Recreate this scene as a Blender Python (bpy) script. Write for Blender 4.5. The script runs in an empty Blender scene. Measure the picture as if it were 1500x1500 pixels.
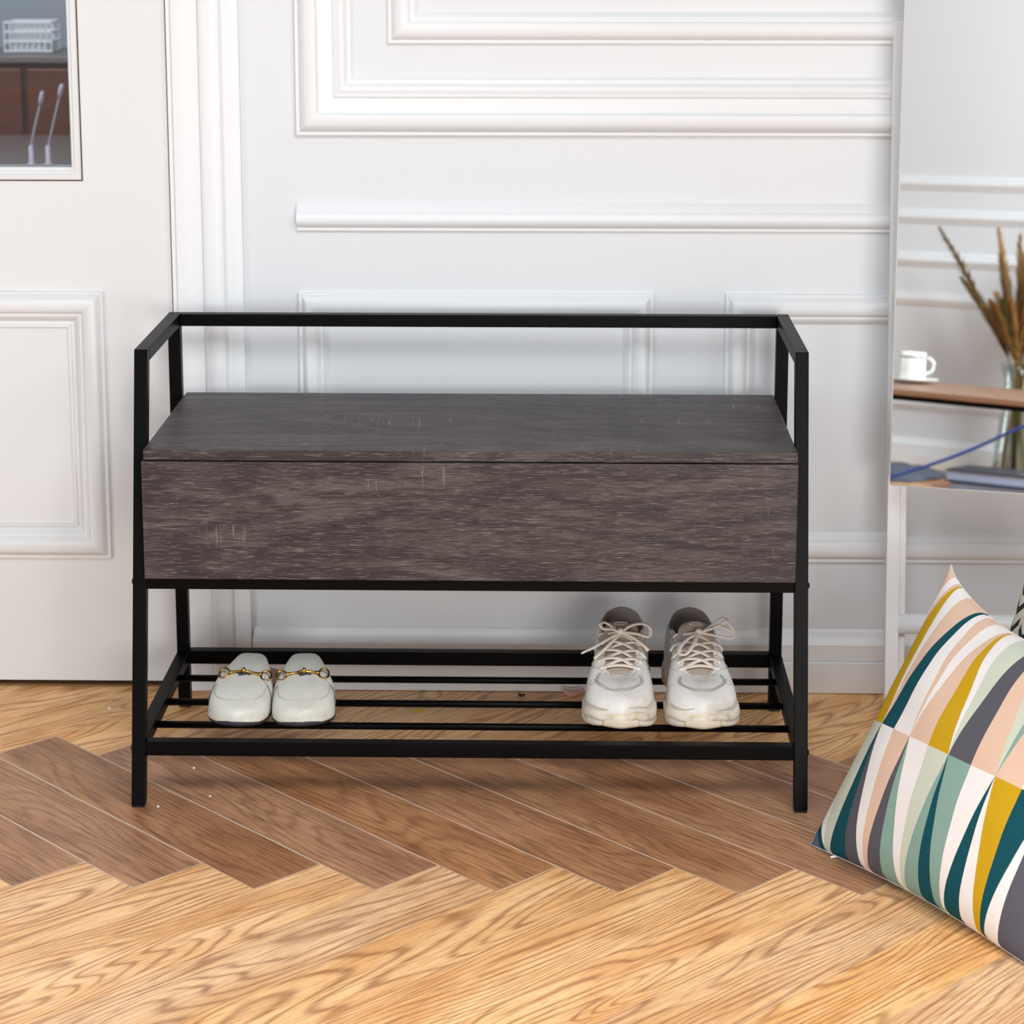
import bpy, bmesh, math, random
from mathutils import Vector, Matrix, noise
random.seed(7)
PI = math.pi
sc = bpy.context.scene
COL = sc.collection

# ------------------------------------------------------------------ camera
cam_d = bpy.data.cameras.new('camera')
cam = bpy.data.objects.new('camera', cam_d); COL.objects.link(cam)
sc.camera = cam
_y, _p = -0.02097, 0.18718
F = Vector((math.sin(_y)*math.cos(_p), math.cos(_y)*math.cos(_p), -math.sin(_p)))
R = Vector((math.cos(_y), -math.sin(_y), 0)); U = R.cross(F)
cam.matrix_world = Matrix(((R.x, U.x, -F.x, 0.1310), (R.y, U.y, -F.y, -3.1416), (R.z, U.z, -F.z, 1.3308), (0, 0, 0, 1)))
cam_d.sensor_width = 36
cam_d.lens = 36*3307/1500
cam_d.shift_y = -279.2/1500
cam_d.shift_x = -0.8/1500
cam_d.clip_start = 0.02
cam_d.dof.use_dof = True
cam_d.dof.focus_distance = 3.20
cam_d.dof.aperture_fstop = 8.0

# ------------------------------------------------------------------ world, lights, exposure
w = bpy.data.worlds.new('world'); sc.world = w; w.use_nodes = True
bg = w.node_tree.nodes['Background']
bg.inputs[0].default_value = (0.93, 0.96, 1.0, 1); bg.inputs[1].default_value = 0.42

def area(name, loc, target, sx, sy, power, col):
    l = bpy.data.lights.new(name, 'AREA'); l.shape = 'RECTANGLE'; l.size = sx; l.size_y = sy
    l.energy = power; l.color = col
    o = bpy.data.objects.new(name, l); COL.objects.link(o)
    o.location = loc
    o.rotation_euler = (Vector(target)-Vector(loc)).to_track_quat('-Z', 'Y').to_euler()
    return o
area('window_light_left', (-2.7, -2.6, 0.75), (0.1, 0.4, 0.2), 1.5, 1.2, 27, (0.88, 0.945, 1.0))
area('window_light_right', (1.15, -4.5, 0.75), (0.6, 0.4, 0.25), 1.3, 1.1, 66, (1.0, 0.965, 0.92))
area('ceiling_light', (0.35, -2.4, 2.6), (0.25, -0.1, 0.0), 1.5, 1.1, 38, (0.96, 0.98, 1.0))
area('mirror_wall_fill', (1.6, -1.9, 2.3), (-1.1, -4.1, 0.8), 1.2, 1.2, 125, (0.95, 0.975, 1.0))  # added fill lamp, brightens the front wall that the mirror shows
area('far_room_fill', (-1.6, 1.6, 2.2), (-1.4, 2.9, 0.6), 0.9, 0.9, 26, (0.95, 0.97, 1.0))  # added fill lamp for the room behind the door glass

sc.view_settings.view_transform = 'Standard'
sc.view_settings.look = 'None'
sc.view_settings.gamma = 1
sc.view_settings.use_curve_mapping = False
sc.view_settings.exposure = 0.04

# ------------------------------------------------------------------ helpers
def lin(c):
    return tuple((v/255/12.92 if v/255 <= 0.04045 else ((v/255+0.055)/1.055)**2.4) for v in c)+(1,)

class NT:
    def __init__(s, mat): s.nt = mat.node_tree; s.n = s.nt.nodes; s.l = s.nt.links
    def node(s, t, **kw):
        n = s.n.new(t)
        for k, v in kw.items(): setattr(n, k, v)
        return n
    def set(s, sock, v):
        if isinstance(v, bpy.types.NodeSocket): s.l.new(v, sock)
        else: sock.default_value = v
    def math(s, op, a, b=0.0, c=0.0, clamp=False):
        n = s.node('ShaderNodeMath', operation=op, use_clamp=clamp)
        s.set(n.inputs[0], a); s.set(n.inputs[1], b); s.set(n.inputs[2], c)
        return n.outputs[0]
    def mix(s, f, a, b, blend='MIX'):
        n = s.node('ShaderNodeMix', data_type='RGBA', blend_type=blend)
        s.set(n.inputs[0], f); s.set(n.inputs[6], a); s.set(n.inputs[7], b)
        return n.outputs[2]
    def noise(s, vec, scale, detail=3, rough=0.55, dist=0.0):
        n = s.node('ShaderNodeTexNoise'); s.set(n.inputs['Vector'], vec)
        n.inputs['Scale'].default_value = scale; n.inputs['Detail'].default_value = detail
        n.inputs['Roughness'].default_value = rough; n.inputs['Distortion'].default_value = dist
        return n.outputs[0]
    def map(s, vec, loc=(0, 0, 0), rot=(0, 0, 0), scale=(1, 1, 1)):
        n = s.node('ShaderNodeMapping'); s.set(n.inputs[0], vec)
        n.inputs[1].default_value = loc; n.inputs[2].default_value = rot; n.inputs[3].default_value = scale
        return n.outputs[0]
    def ramp(s, f, stops):
        n = s.node('ShaderNodeMapRange'); s.set(n.inputs[0], f)
        n.inputs[1].default_value = stops[0]; n.inputs[2].default_value = stops[1]
        n.inputs[3].default_value = stops[2] if len(stops) > 2 else 0; n.inputs[4].default_value = stops[3] if len(stops) > 2 else 1
        n.interpolation_type = 'SMOOTHSTEP'
        return n.outputs[0]
    def bump(s, h, strength, dist, normal=None):
        n = s.node('ShaderNodeBump'); s.set(n.inputs['Height'], h)
        n.inputs['Strength'].default_value = strength; n.inputs['Distance'].default_value = dist
        if normal: s.l.new(normal, n.inputs['Normal'])
        return n.outputs[0]

def mat(name, col=(0.8, 0.8, 0.8, 1), rough=0.5, metal=0.0, **kw):
    m = bpy.data.materials.new(name); m.use_nodes = True
    b = m.node_tree.nodes['Principled BSDF']
    b.inputs['Base Color'].default_value = col if len(col) == 4 else tuple(col)+(1,)
    b.inputs['Roughness'].default_value = rough; b.inputs['Metallic'].default_value = metal
    for k, v in kw.items(): b.inputs[k.replace('_', ' ')].default_value = v
    m['bsdf'] = b.name
    return m
def bs(m): return m.node_tree.nodes['Principled BSDF']

def mobj(name, verts, faces, m, parent=None, smooth=False, bevel=0, solid=0, sub=0, mats=None):
    me = bpy.data.meshes.new(name)
    off = parent_origin(parent)
    me.from_pydata([tuple(Vector(v)-off) for v in verts], [], faces)
    for mm in (mats or [m]): me.materials.append(mm)
    if smooth:
        for p in me.polygons: p.use_smooth = True
    me.update()
    bm = bmesh.new(); bm.from_mesh(me)
    bmesh.ops.recalc_face_normals(bm, faces=bm.faces); bm.to_mesh(me); bm.free()
    o = bpy.data.objects.new(name, me); COL.objects.link(o)
    if parent: o.parent = parent
    if solid:
        md = o.modifiers.new('s', 'SOLIDIFY'); md.thickness = solid; md.offset = -1
    if bevel:
        md = o.modifiers.new('b', 'BEVEL'); md.width = bevel; md.segments = 2; md.limit_method = 'ANGLE'; md.angle_limit = math.radians(40)
    if sub:
        md = o.modifiers.new('u', 'SUBSURF'); md.levels = sub; md.render_levels = sub
    return o
def parent_origin(p):
    v = Vector((0, 0, 0))
    while p is not None:
        v += Vector(p.location); p = p.parent
    return v

class MB:
    def __init__(s): s.v = []; s.f = []
    def add(s, v, f):
        n = len(s.v); s.v += [tuple(x) for x in v]; s.f += [[i+n for i in q] for q in f]; return s
    def hexa(s, p):           # 8 corners: bottom 4 ccw, top 4 ccw
        return s.add(p, [(3, 2, 1, 0), (4, 5, 6, 7), (0, 1, 5, 4), (1, 2, 6, 5), (2, 3, 7, 6), (3, 0, 4, 7)])
    def box(s, x0, x1, y0, y1, z0, z1):
        return s.hexa([(x0, y0, z0), (x1, y0, z0), (x1, y1, z0), (x0, y1, z0), (x0, y0, z1), (x1, y0, z1), (x1, y1, z1), (x0, y1, z1)])
    def tube(s, pts, r, seg=10, flat=1.0, closed=False, up=Vector((0, 0, 1))):
        pts = [Vector(p) for p in pts]; n = len(pts); base = len(s.v)
        for i, p in enumerate(pts):
            if closed: t = (pts[(i+1) % n]-pts[i-1])
            else: t = pts[min(i+1, n-1)]-pts[max(i-1, 0)]
            t.normalize()
            a = t.cross(up)
            if a.length < 1e-4: a = t.cross(Vector((1, 0, 0)))
            a.normalize(); b = a.cross(t)
            rr = r[i] if isinstance(r, (list, tuple)) else r
            for k in range(seg):
                th = 2*PI*k/seg
                s.v.append(tuple(p+a*math.cos(th)*rr+b*math.sin(th)*rr*flat))
        m = n if closed else n-1
        for i in range(m):
            j = (i+1) % n
            for k in range(seg):
                l = (k+1) % seg
                s.f.append([base+i*seg+k, base+i*seg+l, base+j*seg+l, base+j*seg+k])
        if not closed:
            s.f.append([base+k for k in range(seg)][::-1]); s.f.append([base+(n-1)*seg+k for k in range(seg)])
        return s
    def grid(s, rows, wrap=False):
        base = len(s.v); R_, C_ = len(rows), len(rows[0])
        for r in rows: s.v += [tuple(p) for p in r]
        for i in range(R_-1):
            for k in range(C_ if wrap else C_-1):
                l = (k+1) % C_
                s.f.append([base+i*C_+k, base+i*C_+l, base+(i+1)*C_+l, base+(i+1)*C_+k])
        return s
    def lathe(s, prof, c, seg=32):
        rows = [[(c[0]+r*math.cos(2*PI*k/seg), c[1]+r*math.sin(2*PI*k/seg), c[2]+z) for k in range(seg)] for r, z in prof]
        return s.grid(rows, True)
    def build(s, name, m, parent=None, **kw): return mobj(name, s.v, s.f, m, parent, **kw)

def weld(o, d=1e-5):
    bm = bmesh.new(); bm.from_mesh(o.data); bmesh.ops.remove_doubles(bm, verts=bm.verts, dist=d)
    bmesh.ops.recalc_face_normals(bm, faces=bm.faces); bm.to_mesh(o.data); bm.free()

def smooth_pts(pts, n=6, closed=False):
    pts = [Vector(p) for p in pts]; out = []; N = len(pts)
    for i in range(N if closed else N-1):
        if closed: p0, p1, p2, p3 = pts[i-1], pts[i], pts[(i+1) % N], pts[(i+2) % N]
        else: p0, p1, p2, p3 = pts[max(i-1, 0)], pts[i], pts[i+1], pts[min(i+2, N-1)]
        for k in range(n):
            t = k/n
            out.append(0.5*((2*p1)+(p2-p0)*t+(2*p0-5*p1+4*p2-p3)*t*t+(3*p1-p0-3*p2+p3)*t**3))
    if not closed: out.append(pts[-1])
    return out

def empty(name, loc, label, cat, group=None):
    o = bpy.data.objects.new(name, None); COL.objects.link(o); o.location = loc; o.empty_display_size = 0.05
    return tag(o, label, cat, group)
def tag(o, label, cat, group=None):
    o['label'] = label; o['category'] = cat
    if group: o['group'] = group
    return o
def struct(o): o['kind'] = 'structure'; return o

# ------------------------------------------------------------------ materials
def paint(name, col, rough=0.38):
    m = mat(name, col, rough); t = NT(m)
    tc = t.node('ShaderNodeTexCoord').outputs['Object']
    n = t.noise(t.map(tc, scale=(2, 2, 60)), 6, 3)
    n2 = t.noise(tc, 40, 2)
    h = t.math('ADD', n, t.math('MULTIPLY', n2, 0.4))
    t.l.new(t.bump(h, 0.045, 0.003), bs(m).inputs['Normal'])
    return m
M_wall = paint('wall_paint', (0.715, 0.74, 0.77, 1))
M_trim = paint('trim_paint', (0.785, 0.805, 0.825, 1), 0.42)
M_door = paint('door_paint', (0.725, 0.735, 0.74, 1), 0.38)
M_gap = mat('gap_dark', lin((52, 44, 24)), 0.8)
M_black = mat('black_metal', lin((5, 5, 6)), 0.40, 0.0, Specular_IOR_Level=0.08)
t = NT(M_black); tc = t.node('ShaderNodeTexCoord').outputs['Object']
t.l.new(t.bump(t.noise(tc, 900, 2), 0.08, 0.0005), bs(M_black).inputs['Normal'])
M_cap = mat('black_plastic', lin((14, 14, 14)), 0.3)

def floor_wood(name, light, mid, dark, seam, seam_w, seamf, contrast, vein, lightv):
    m = mat(name, mid, 0.42); t = NT(m)
    uv = t.node('ShaderNodeUVMap', uv_map='grain').outputs[0]
    lo = t.node('ShaderNodeUVMap', uv_map='plank').outputs[0]
    tint = t.node('ShaderNodeUVMap', uv_map='tint').outputs[0]
    a = t.map(uv, scale=(1.15, 7.5, 1))
    n = t.noise(a, 1.0, 2.0, 0.4, 0.3)
    sv = t.node('ShaderNodeSeparateXYZ'); t.l.new(uv, sv.inputs[0])
    rings = t.math('SINE', t.math('ADD', t.math('MULTIPLY', n, 165.0), t.math('MULTIPLY', sv.outputs[1], 330.0)))
    rings = t.math('POWER', t.math('MULTIPLY', t.math('ADD', rings, 1.0), 0.5), 3.6)
    breakup = t.noise(t.map(uv, scale=(9, 45, 1)), 1.0, 3, 0.6)
    rings = t.math('MULTIPLY', rings, t.ramp(breakup, (0.22, 0.52)))
    fib = t.noise(t.map(uv, scale=(18, 620, 1)), 1.0, 3, 0.7)
    fib2 = t.noise(t.map(uv, scale=(6, 230, 1)), 1.0, 3, 0.6)
    blot = t.noise(t.map(uv, scale=(4, 14, 1)), 1.0, 3, 0.6)
    c = t.mix(t.ramp(blot, (0.32, 0.68)), mid, light)
    c = t.mix(t.math('MULTIPLY', rings, contrast, clamp=True), c, dark)
    c = t.mix(t.math('MULTIPLY', t.ramp(fib, (0.47, 0.72)), vein), c, dark)
    c = t.mix(t.math('MULTIPLY', t.ramp(fib2, (0.52, 0.75)), vein*0.75), c, dark)
    c = t.mix(t.math('MULTIPLY', t.ramp(fib2, (0.46, 0.26)), lightv), c, light)
    # knots
    vo = t.node('ShaderNodeTexVoronoi'); t.set(vo.inputs['Vector'], t.map(uv, scale=(2.4, 8.5, 1))); vo.inputs['Scale'].default_value = 1.0
    kn = t.ramp(t.math('ADD', vo.outputs['Distance'], t.math('MULTIPLY', breakup, 0.12)), (0.17, 0.06))
    c = t.mix(t.math('MULTIPLY', kn, 0.6), c, dark)
    sx = t.node('ShaderNodeSeparateXYZ'); t.l.new(tint, sx.inputs[0])
    hsv = t.node('ShaderNodeHueSaturation'); t.l.new(c, hsv.inputs['Color'])
    t.l.new(t.math('ADD', 0.94, t.math('MULTIPLY', sx.outputs[0], 0.12)), hsv.inputs['Value'])
    t.l.new(t.math('ADD', 0.92, t.math('MULTIPLY', sx.outputs[1], 0.16)), hsv.inputs['Saturation'])
    c = hsv.outputs[0]
    sp = t.node('ShaderNodeSeparateXYZ'); t.l.new(lo, sp.inputs[0])
    du = t.math('MINIMUM', sp.outputs[0], t.math('SUBTRACT', PL, sp.outputs[0]))
    dv = t.math('MINIMUM', sp.outputs[1], t.math('SUBTRACT', PW, sp.outputs[1]))
    d = t.math('MINIMUM', du, dv)
    wv = t.noise(t.map(uv, scale=(12, 3, 1)), 1.0, 2)
    s = t.math('LESS_THAN', d, t.math('MULTIPLY', seam_w, t.math('ADD', 0.5, wv)))
    c = t.mix(t.math('MULTIPLY', s, seamf), c, seam)
    t.l.new(c, bs(m).inputs['Base Color'])
    hgt = t.math('ADD', t.math('MULTIPLY', fib, 0.5), t.math('MULTIPLY', rings, -0.5))
    t.l.new(t.bump(hgt, 0.25, 0.0008), bs(m).inputs['Normal'])
    t.l.new(t.math('ADD', 0.34, t.math('MULTIPLY', fib2, 0.22)), bs(m).inputs['Roughness'])
    return m
PW, PL = 0.11685, 0.6747
M_oak_bright = floor_wood('oak_bright_sheen', lin((254, 206, 150)), lin((232, 173, 112)), lin((138, 78, 40)), lin((150, 120, 100)), 0.0007, 0.6, 0.64, 0.8, 0.6)  # rows on one diagonal: brighter sheen of the oak painted into the colour
M_oak_dim = floor_wood('oak_dim_sheen', lin((194, 142, 101)), lin((163, 112, 76)), lin((84, 51, 34)), lin((212, 188, 166)), 0.0013, 0.95, 0.36, 0.9, 0.6)  # same oak on the other diagonal, its dimmer sheen painted as brown

def bench_wood():
    m = mat('dark_grey_wood', lin((78, 68, 66)), 0.46, 0.0, Specular_IOR_Level=0.30); t = NT(m)
    tc = t.node('ShaderNodeTexCoord').outputs['Object']
    n = t.noise(t.map(tc, scale=(1.6, 9, 9)), 1.0, 2.5, 0.45, 0.5)
    rings = t.math('POWER', t.math('MULTIPLY', t.math('ADD', t.math('SINE', t.math('MULTIPLY', n, 48.0)), 1.0), 0.5), 1.6)
    fib = t.noise(t.map(tc, scale=(38, 560, 560)), 1.0, 3, 0.7)
    fib2 = t.noise(t.map(tc, scale=(14, 210, 210)), 1.0, 4, 0.7, 0.6)
    blot = t.noise(t.map(tc, scale=(2.5, 13, 13)), 1.0, 3, 0.6)
    c = t.mix(t.ramp(blot, (0.34, 0.66)), lin((60, 52, 53)), lin((85, 76, 76)))
    c = t.mix(t.math('MULTIPLY', rings, 0.75), c, lin((42, 35, 36)))
    c = t.mix(t.math('MULTIPLY', t.ramp(fib2, (0.48, 0.62)), 0.8), c, lin((40, 34, 35)))
    c = t.mix(t.math('MULTIPLY', t.ramp(fib, (0.52, 0.72)), 0.75), c, lin((126, 115, 114)))
    c = t.mix(t.math('MULTIPLY', t.ramp(fib, (0.46, 0.3)), 0.6), c, lin((36, 30, 31)))
    # rough-saw marks across the grain, in patches
    saw = t.noise(t.map(tc, scale=(150, 9, 9)), 1.0, 2, 0.6, 0.6)
    patch = t.noise(t.map(tc, loc=(3.1, 0.2, 0.7), scale=(4.5, 14, 14)), 1.0, 2, 0.5)
    sm = t.math('MULTIPLY', t.ramp(saw, (0.58, 0.70)), t.ramp(patch, (0.56, 0.66)))
    c = t.mix(t.math('MULTIPLY', sm, 0.5), c, lin((142, 131, 127)))
    t.l.new(c, bs(m).inputs['Base Color'])
    t.l.new(t.bump(t.math('ADD', fib, t.math('MULTIPLY', sm, -0.4)), 0.35, 0.0006), bs(m).inputs['Normal'])
    return m
M_bench = bench_wood()

# ------------------------------------------------------------------ floor (herringbone planks, one floor)
def make_floor():
    th = -0.00382
    def rot(x, y): return Vector((x*math.cos(th)-y*math.sin(th), x*math.sin(th)+y*math.cos(th), 0))
    s2 = 2**-0.5
    d1, d2 = rot(s2, -s2), rot(s2, s2)
    P_ = rot(PW*2**0.5, 0); V_ = rot(0, PL*2**0.5); O = Vector((-0.52928, -0.19129, 0))
    me = bpy.data.meshes.new('floor'); bm = bmesh.new()
    g = bm.loops.layers.uv.new('grain'); q = bm.loops.layers.uv.new('plank'); tn = bm.loops.layers.uv.new('tint')
    for mI in range(-5, 6):
        for k in range(-22, 26):
            T = O+P_*k+V_*mI; D = T+d1*PW
            for kind, (c, a, b) in enumerate(((T, -d2, d1), (D, -d1, d2))):
                cor = [(0, 0), (PL, 0), (PL, PW), (0, PW)]
                vs = [bm.verts.new(c+a*u+b*v) for u, v in cor]
                f = bm.faces.new(vs); f.material_index = kind
                ou, ov = random.uniform(0, 60), random.uniform(0, 60); t0, t1 = random.random(), random.random()
                for lp, (u, v) in zip(f.loops, cor):
                    lp[g].uv = (u+ou, v+ov); lp[q].uv = (u, v); lp[tn].uv = (t0, t1)
    for co, no in (((-2.9, 0, 0), (-1, 0, 0)), ((2.9, 0, 0), (1, 0, 0)), ((0, -4.3, 0), (0, -1, 0)), ((0, 3.5, 0), (0, 1, 0))):
        bmesh.ops.bisect_plane(bm, geom=bm.verts[:]+bm.edges[:]+bm.faces[:], plane_co=co, plane_no=no, clear_outer=True)
    for f in bm.faces:
        if f.normal.z < 0: f.normal_flip()
    bm.to_mesh(me); bm.free()
    me.materials.append(M_oak_bright); me.materials.append(M_oak_dim)
    o = bpy.data.objects.new('floor', me); COL.objects.link(o); struct(o)
make_floor()

# ------------------------------------------------------------------ back wall, door casing, trims
WY = 0.519
b = MB(); b.box(-0.40, 2.9, WY, WY+0.12, 0, 2.7); b.box(-2.9, -1.40, WY, WY+0.12, 0, 2.7); b.box(-1.40, -0.40, WY, WY+0.12, 2.14, 2.7)
struct(b.build('wall_back', M_wall))

PROF_A = [(0, 0), (0, .006), (.0015, .0072), (.0045, .0072), (.006, .006), (.007, .0075), (.010, .0125), (.016, .0165), (.023, .0175), (.030, .0155), (.035, .0115), (.0365, .0085), (.0375, .0085), (.0395, .0098), (.042, .0088), (.046, .004), (.050, .0015), (.051, 0)]
PROF_BIG = [(0, 0), (0, .009), (.0015, .0105), (.0045, .0105), (.006, .009), (.008, .013), (.013, .019), (.020, .0225), (.028, .0235), (.0345, .022), (.0365, .0185), (.040, .0165), (.050, .0145), (.0615, .0125), (.0625, .0155), (.0645, .0165), (.0665, .0155), (.068, .0135), (.071, .0155), (.076, .0155), (.081, .012), (.084, .0075), (.0855, .0065), (.090, .0055), (.094, .001), (.095, 0)]
def frame(b, x0, x1, z0, z1, prof, y=WY, sgn=-1):
    rows = []
    for d, h in prof:
        rows.append([(x0+d, y+sgn*h, z0+d), (x1-d, y+sgn*h, z0+d), (x1-d, y+sgn*h, z1-d), (x0+d, y+sgn*h, z1-d)])
    b.grid(rows, True); return b
def rail(b, x0, x1, z0, prof, y=WY, sgn=-1, flip=False, top=None):
    base = len(b.v); W_ = prof[-1][0]
    rows = []
    for x in (x0, x1):
        rows.append([(x, y+sgn*h, z0+(W_-d if flip else d)) for d, h in prof])
    b.grid(rows); n = len(prof)
    b.f.append([base+i for i in range(n)]); b.f.append([base+n+i for i in range(n)][::-1]); return b
def shade(o, ang=35):
    for p in o.data.polygons: p.use_smooth = True
    bm = bmesh.new(); bm.from_mesh(o.data)
    for e in bm.edges:
        if len(e.link_faces) == 2 and e.calc_face_angle(0) > math.radians(ang): e.smooth = False
    bm.to_mesh(o.data); bm.free(); return o
def trim(name, b, m=None): return struct(shade(b.build(name, m or M_trim)))
trim('trim_1', frame(MB(), -0.2975, 1.75, 0.945, 2.35, PROF_BIG))
trim('trim_2', frame(MB(), -0.147, 1.60, 1.0934, 2.20, PROF_A))
trim('trim_3', rail(MB(), -0.299, 1.75, 0.788, [(d*0.92, h) for d, h in PROF_A]))
trim('trim_4', frame(MB(), -0.299, 0.2868, 0.229, 0.685, PROF_A))
trim('trim_5', frame(MB(), 0.404, 1.75, 0.229, 0.685, PROF_A))
bb = [(0, 0), (0, .0135), (.003, .015), (.0535, .015), (.0552, .0135), (.0555, .011), (.0565, .0125), (.0825, .0125), (.0835, .0135), (.087, .0125), (.092, .0075), (.099, .0045), (.105, .0035), (.108, .002), (.1093, 0)]
struct(shade(rail(MB(), -0.386, 2.9, 0.0015, bb).build('baseboard_back', M_trim)))
# door casing: a moulded upright, profile across x
cas = [(-.5050, -.12), (-.5050, .0105), (-.504, .012), (-.4985, .012), (-.497, .0135), (-.4955, .0175), (-.488, .0195), (-.476, .0185), (-.464, .0165), (-.4545, .0170), (-.4525, .0155), (-.4515, .0205), (-.447, .0235), (-.437, .0250), (-.425, .0240), (-.4185, .0205), (-.4165, .0145), (-.4150, .0125), (-.413, .0130), (-.3905, .0130), (-.388, .0115), (-.3875, 0)]
b = MB(); rows = [[(x, WY-h, z) for x, h in cas] for z in (0, 2.10)]
b.grid(rows); n = len(cas); b.f.append(list(range(n))); b.f.append([n+i for i in range(n)][::-1])
struct(shade(b.build('trim_6', M_trim)))
b = MB(); b.box(-1.40, -1.375, WY-0.02, WY+0.12, 0, 2.10); b.box(-1.40, -0.3875, WY-0.02, WY+0.12, 2.10, 2.14)
struct(b.build('trim_7', M_trim, bevel=0.003))
b = MB(); b.box(-1.375, -0.5055, WY-0.002, WY+0.11, 0.0, 0.0035)
struct(b.build('trim_8', mat('brass_sill', lin((120, 88, 52)), 0.5)))

# ------------------------------------------------------------------ door with glass light
DR = (-1.372, -0.5085)
b = MB(); gx0, gx1, gz0, gz1 = -1.213, -0.667, 0.891, 1.95
b.box(gx1, DR[1], WY, WY+0.04, 0.0105, 2.095); b.box(DR[0], gx0, WY, WY+0.04, 0.0105, 2.095)
b.box(gx0, gx1, WY, WY+0.04, 0.0105, gz0); b.box(gx0, gx1, WY, WY+0.04, gz1, 2.095)
door = struct(b.build('door_1', M_door))
frame(MB(), -1.26, -0.6222, 0.228, 0.6855, PROF_A[:-1]+[(.051, .0004), (.0555, .0004), (.056, .004), (.060, .0045), (.0608, .0)]).build('door_panel', M_door, door)
shade(door.children[0])
o = frame(MB(), -1.2286, -0.6514, 0.8705, 1.966, [(0, 0), (0, .003), (.0015, .006), (.004, .007), (.009, .0065), (.0105, .004), (.0145, .0025), (.017, -.003), (.0172, -.012)]).build('glazing_bead', M_door, door); shade(o)
o = frame(MB(), -1.2305, -0.6495, 0.8686, 1.968, [(0, 0), (0, .0012), (.0022, .0012), (.0022, 0)]).build('bead_gap', mat('bead_shadow_gap', lin((70, 66, 58)), 0.8), door)
M_glass = bpy.data.materials.new('window_glass'); M_glass.use_nodes = True
t = NT(M_glass); t.n.clear()
out = t.node('ShaderNodeOutputMaterial'); mx = t.node('ShaderNodeMixShader'); tr_ = t.node('ShaderNodeBsdfTransparent'); gl = t.node('ShaderNodeBsdfGlossy')
gl.inputs['Roughness'].default_value = 0.03; tr_.inputs[0].default_value = (0.86, 0.88, 0.9, 1)
fr = t.node('ShaderNodeFresnel'); fr.inputs[0].default_value = 1.5
t.l.new(fr.outputs[0], mx.inputs[0]); t.l.new(tr_.outputs[0], mx.inputs[1]); t.l.new(gl.outputs[0], mx.inputs[2]); t.l.new(mx.outputs[0], out.inputs[0])
MB().box(gx0, gx1, WY+0.014, WY+0.018, gz0, gz1).build('glass_pane', M_glass, door)

# ------------------------------------------------------------------ room behind the door
struct(MB().box(-2.9, 0.6, 3.5, 3.6, 0, 2.7).build('wall_far', mat('far_wall_paint', lin((172, 182, 192)), 0.6)))
cab = empty('sideboard', (-1.5, 3.1, 0), 'dark brown wooden sideboard seen blurred through the door glass', 'sideboard')
M_walnut = mat('walnut', lin((128, 66, 36)), 0.45); M_walnut2 = mat('walnut_dark', lin((84, 44, 28)), 0.45)
for mm in (M_walnut, M_walnut2):
    t = NT(mm); tc = t.node('ShaderNodeTexCoord').outputs['Object']
    c = t.mix(t.noise(t.map(tc, scale=(3, 3, 30)), 1.0, 3), bs(mm).inputs['Base Color'].default_value, lin((74, 36, 22)))
    t.l.new(c, bs(mm).inputs['Base Color'])
MB().box(-2.1, -0.9, 2.92, 3.3, 0.08, 0.885).build('body', M_walnut2, cab, bevel=0.004)
MB().box(-2.12, -0.88, 2.90, 3.31, 0.885, 0.903).build('top', mat('grey_top', lin((120, 112, 112)), 0.4), cab, bevel=0.003)
for x0 in (-2.08, -1.69, -1.30):
    d_ = MB().box(x0, x0+0.375, 2.905, 2.92, 0.12, 0.87).build('door', M_walnut, cab, bevel=0.004)
    MB().box(x0+0.33, x0+0.342, 2.893, 2.905, 0.45, 0.56).build('handle', M_cap, d_)
for x0 in (-2.05, -1.0):
    for y0 in (2.95, 3.22): MB().box(x0, x0+0.05, y0, y0+0.05, 0, 0.08).build('leg', M_walnut2, cab)
# wire basket
bk = empty('wire_basket', (-1.322, 3.08, 0.903), 'small white wire basket on the sideboard behind the door glass', 'basket')
M_wire = mat('white_wire', (0.85, 0.87, 0.88, 1), 0.4)
b = MB(); x0, x1, y0, y1, z0 = -1.387, -1.258, 3.03, 3.13, 0.904
for z in (z0+.004, z0+.030, z0+.056, z0+.082): b.tube([(x0, y0, z), (x1, y0, z), (x1, y1, z), (x0, y1, z)], 0.0035, 6, closed=True)
for i in range(9):
    x = x0+(x1-x0)*i/8
    for y in (y0, y1): b.tube([(x, y, z0+.003), (x, y, z0+.083)], 0.0026, 6)
b.build('basket_cage', M_wire, bk)
MB().box(x0+.008, x1-.008, y0+.008, y1-.008, z0, z0+.035).build('folded_cloth', mat('cloth_white', (0.8, 0.82, 0.84, 1), 0.9), bk, bevel=0.01)
tb = empty('counter_table', (-1.3, 2.3, 0), 'grey topped table behind the door glass, in front of the sideboard', 'table')
MB().box(-2.1, -0.95, 1.75, 2.86, 0.672, 0.697).build('table_top', mat('grey_laminate', lin((118, 108, 104)), 0.35), tb, bevel=0.003)
for x in (-2.05, -1.04):
    for y in (1.8, 2.77): MB().box(x, x+0.04, y, y+0.04, 0, 0.672).build('leg', M_walnut2, tb)
M_stem = mat('pale_stem', lin((196, 190, 204)), 0.5)
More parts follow.
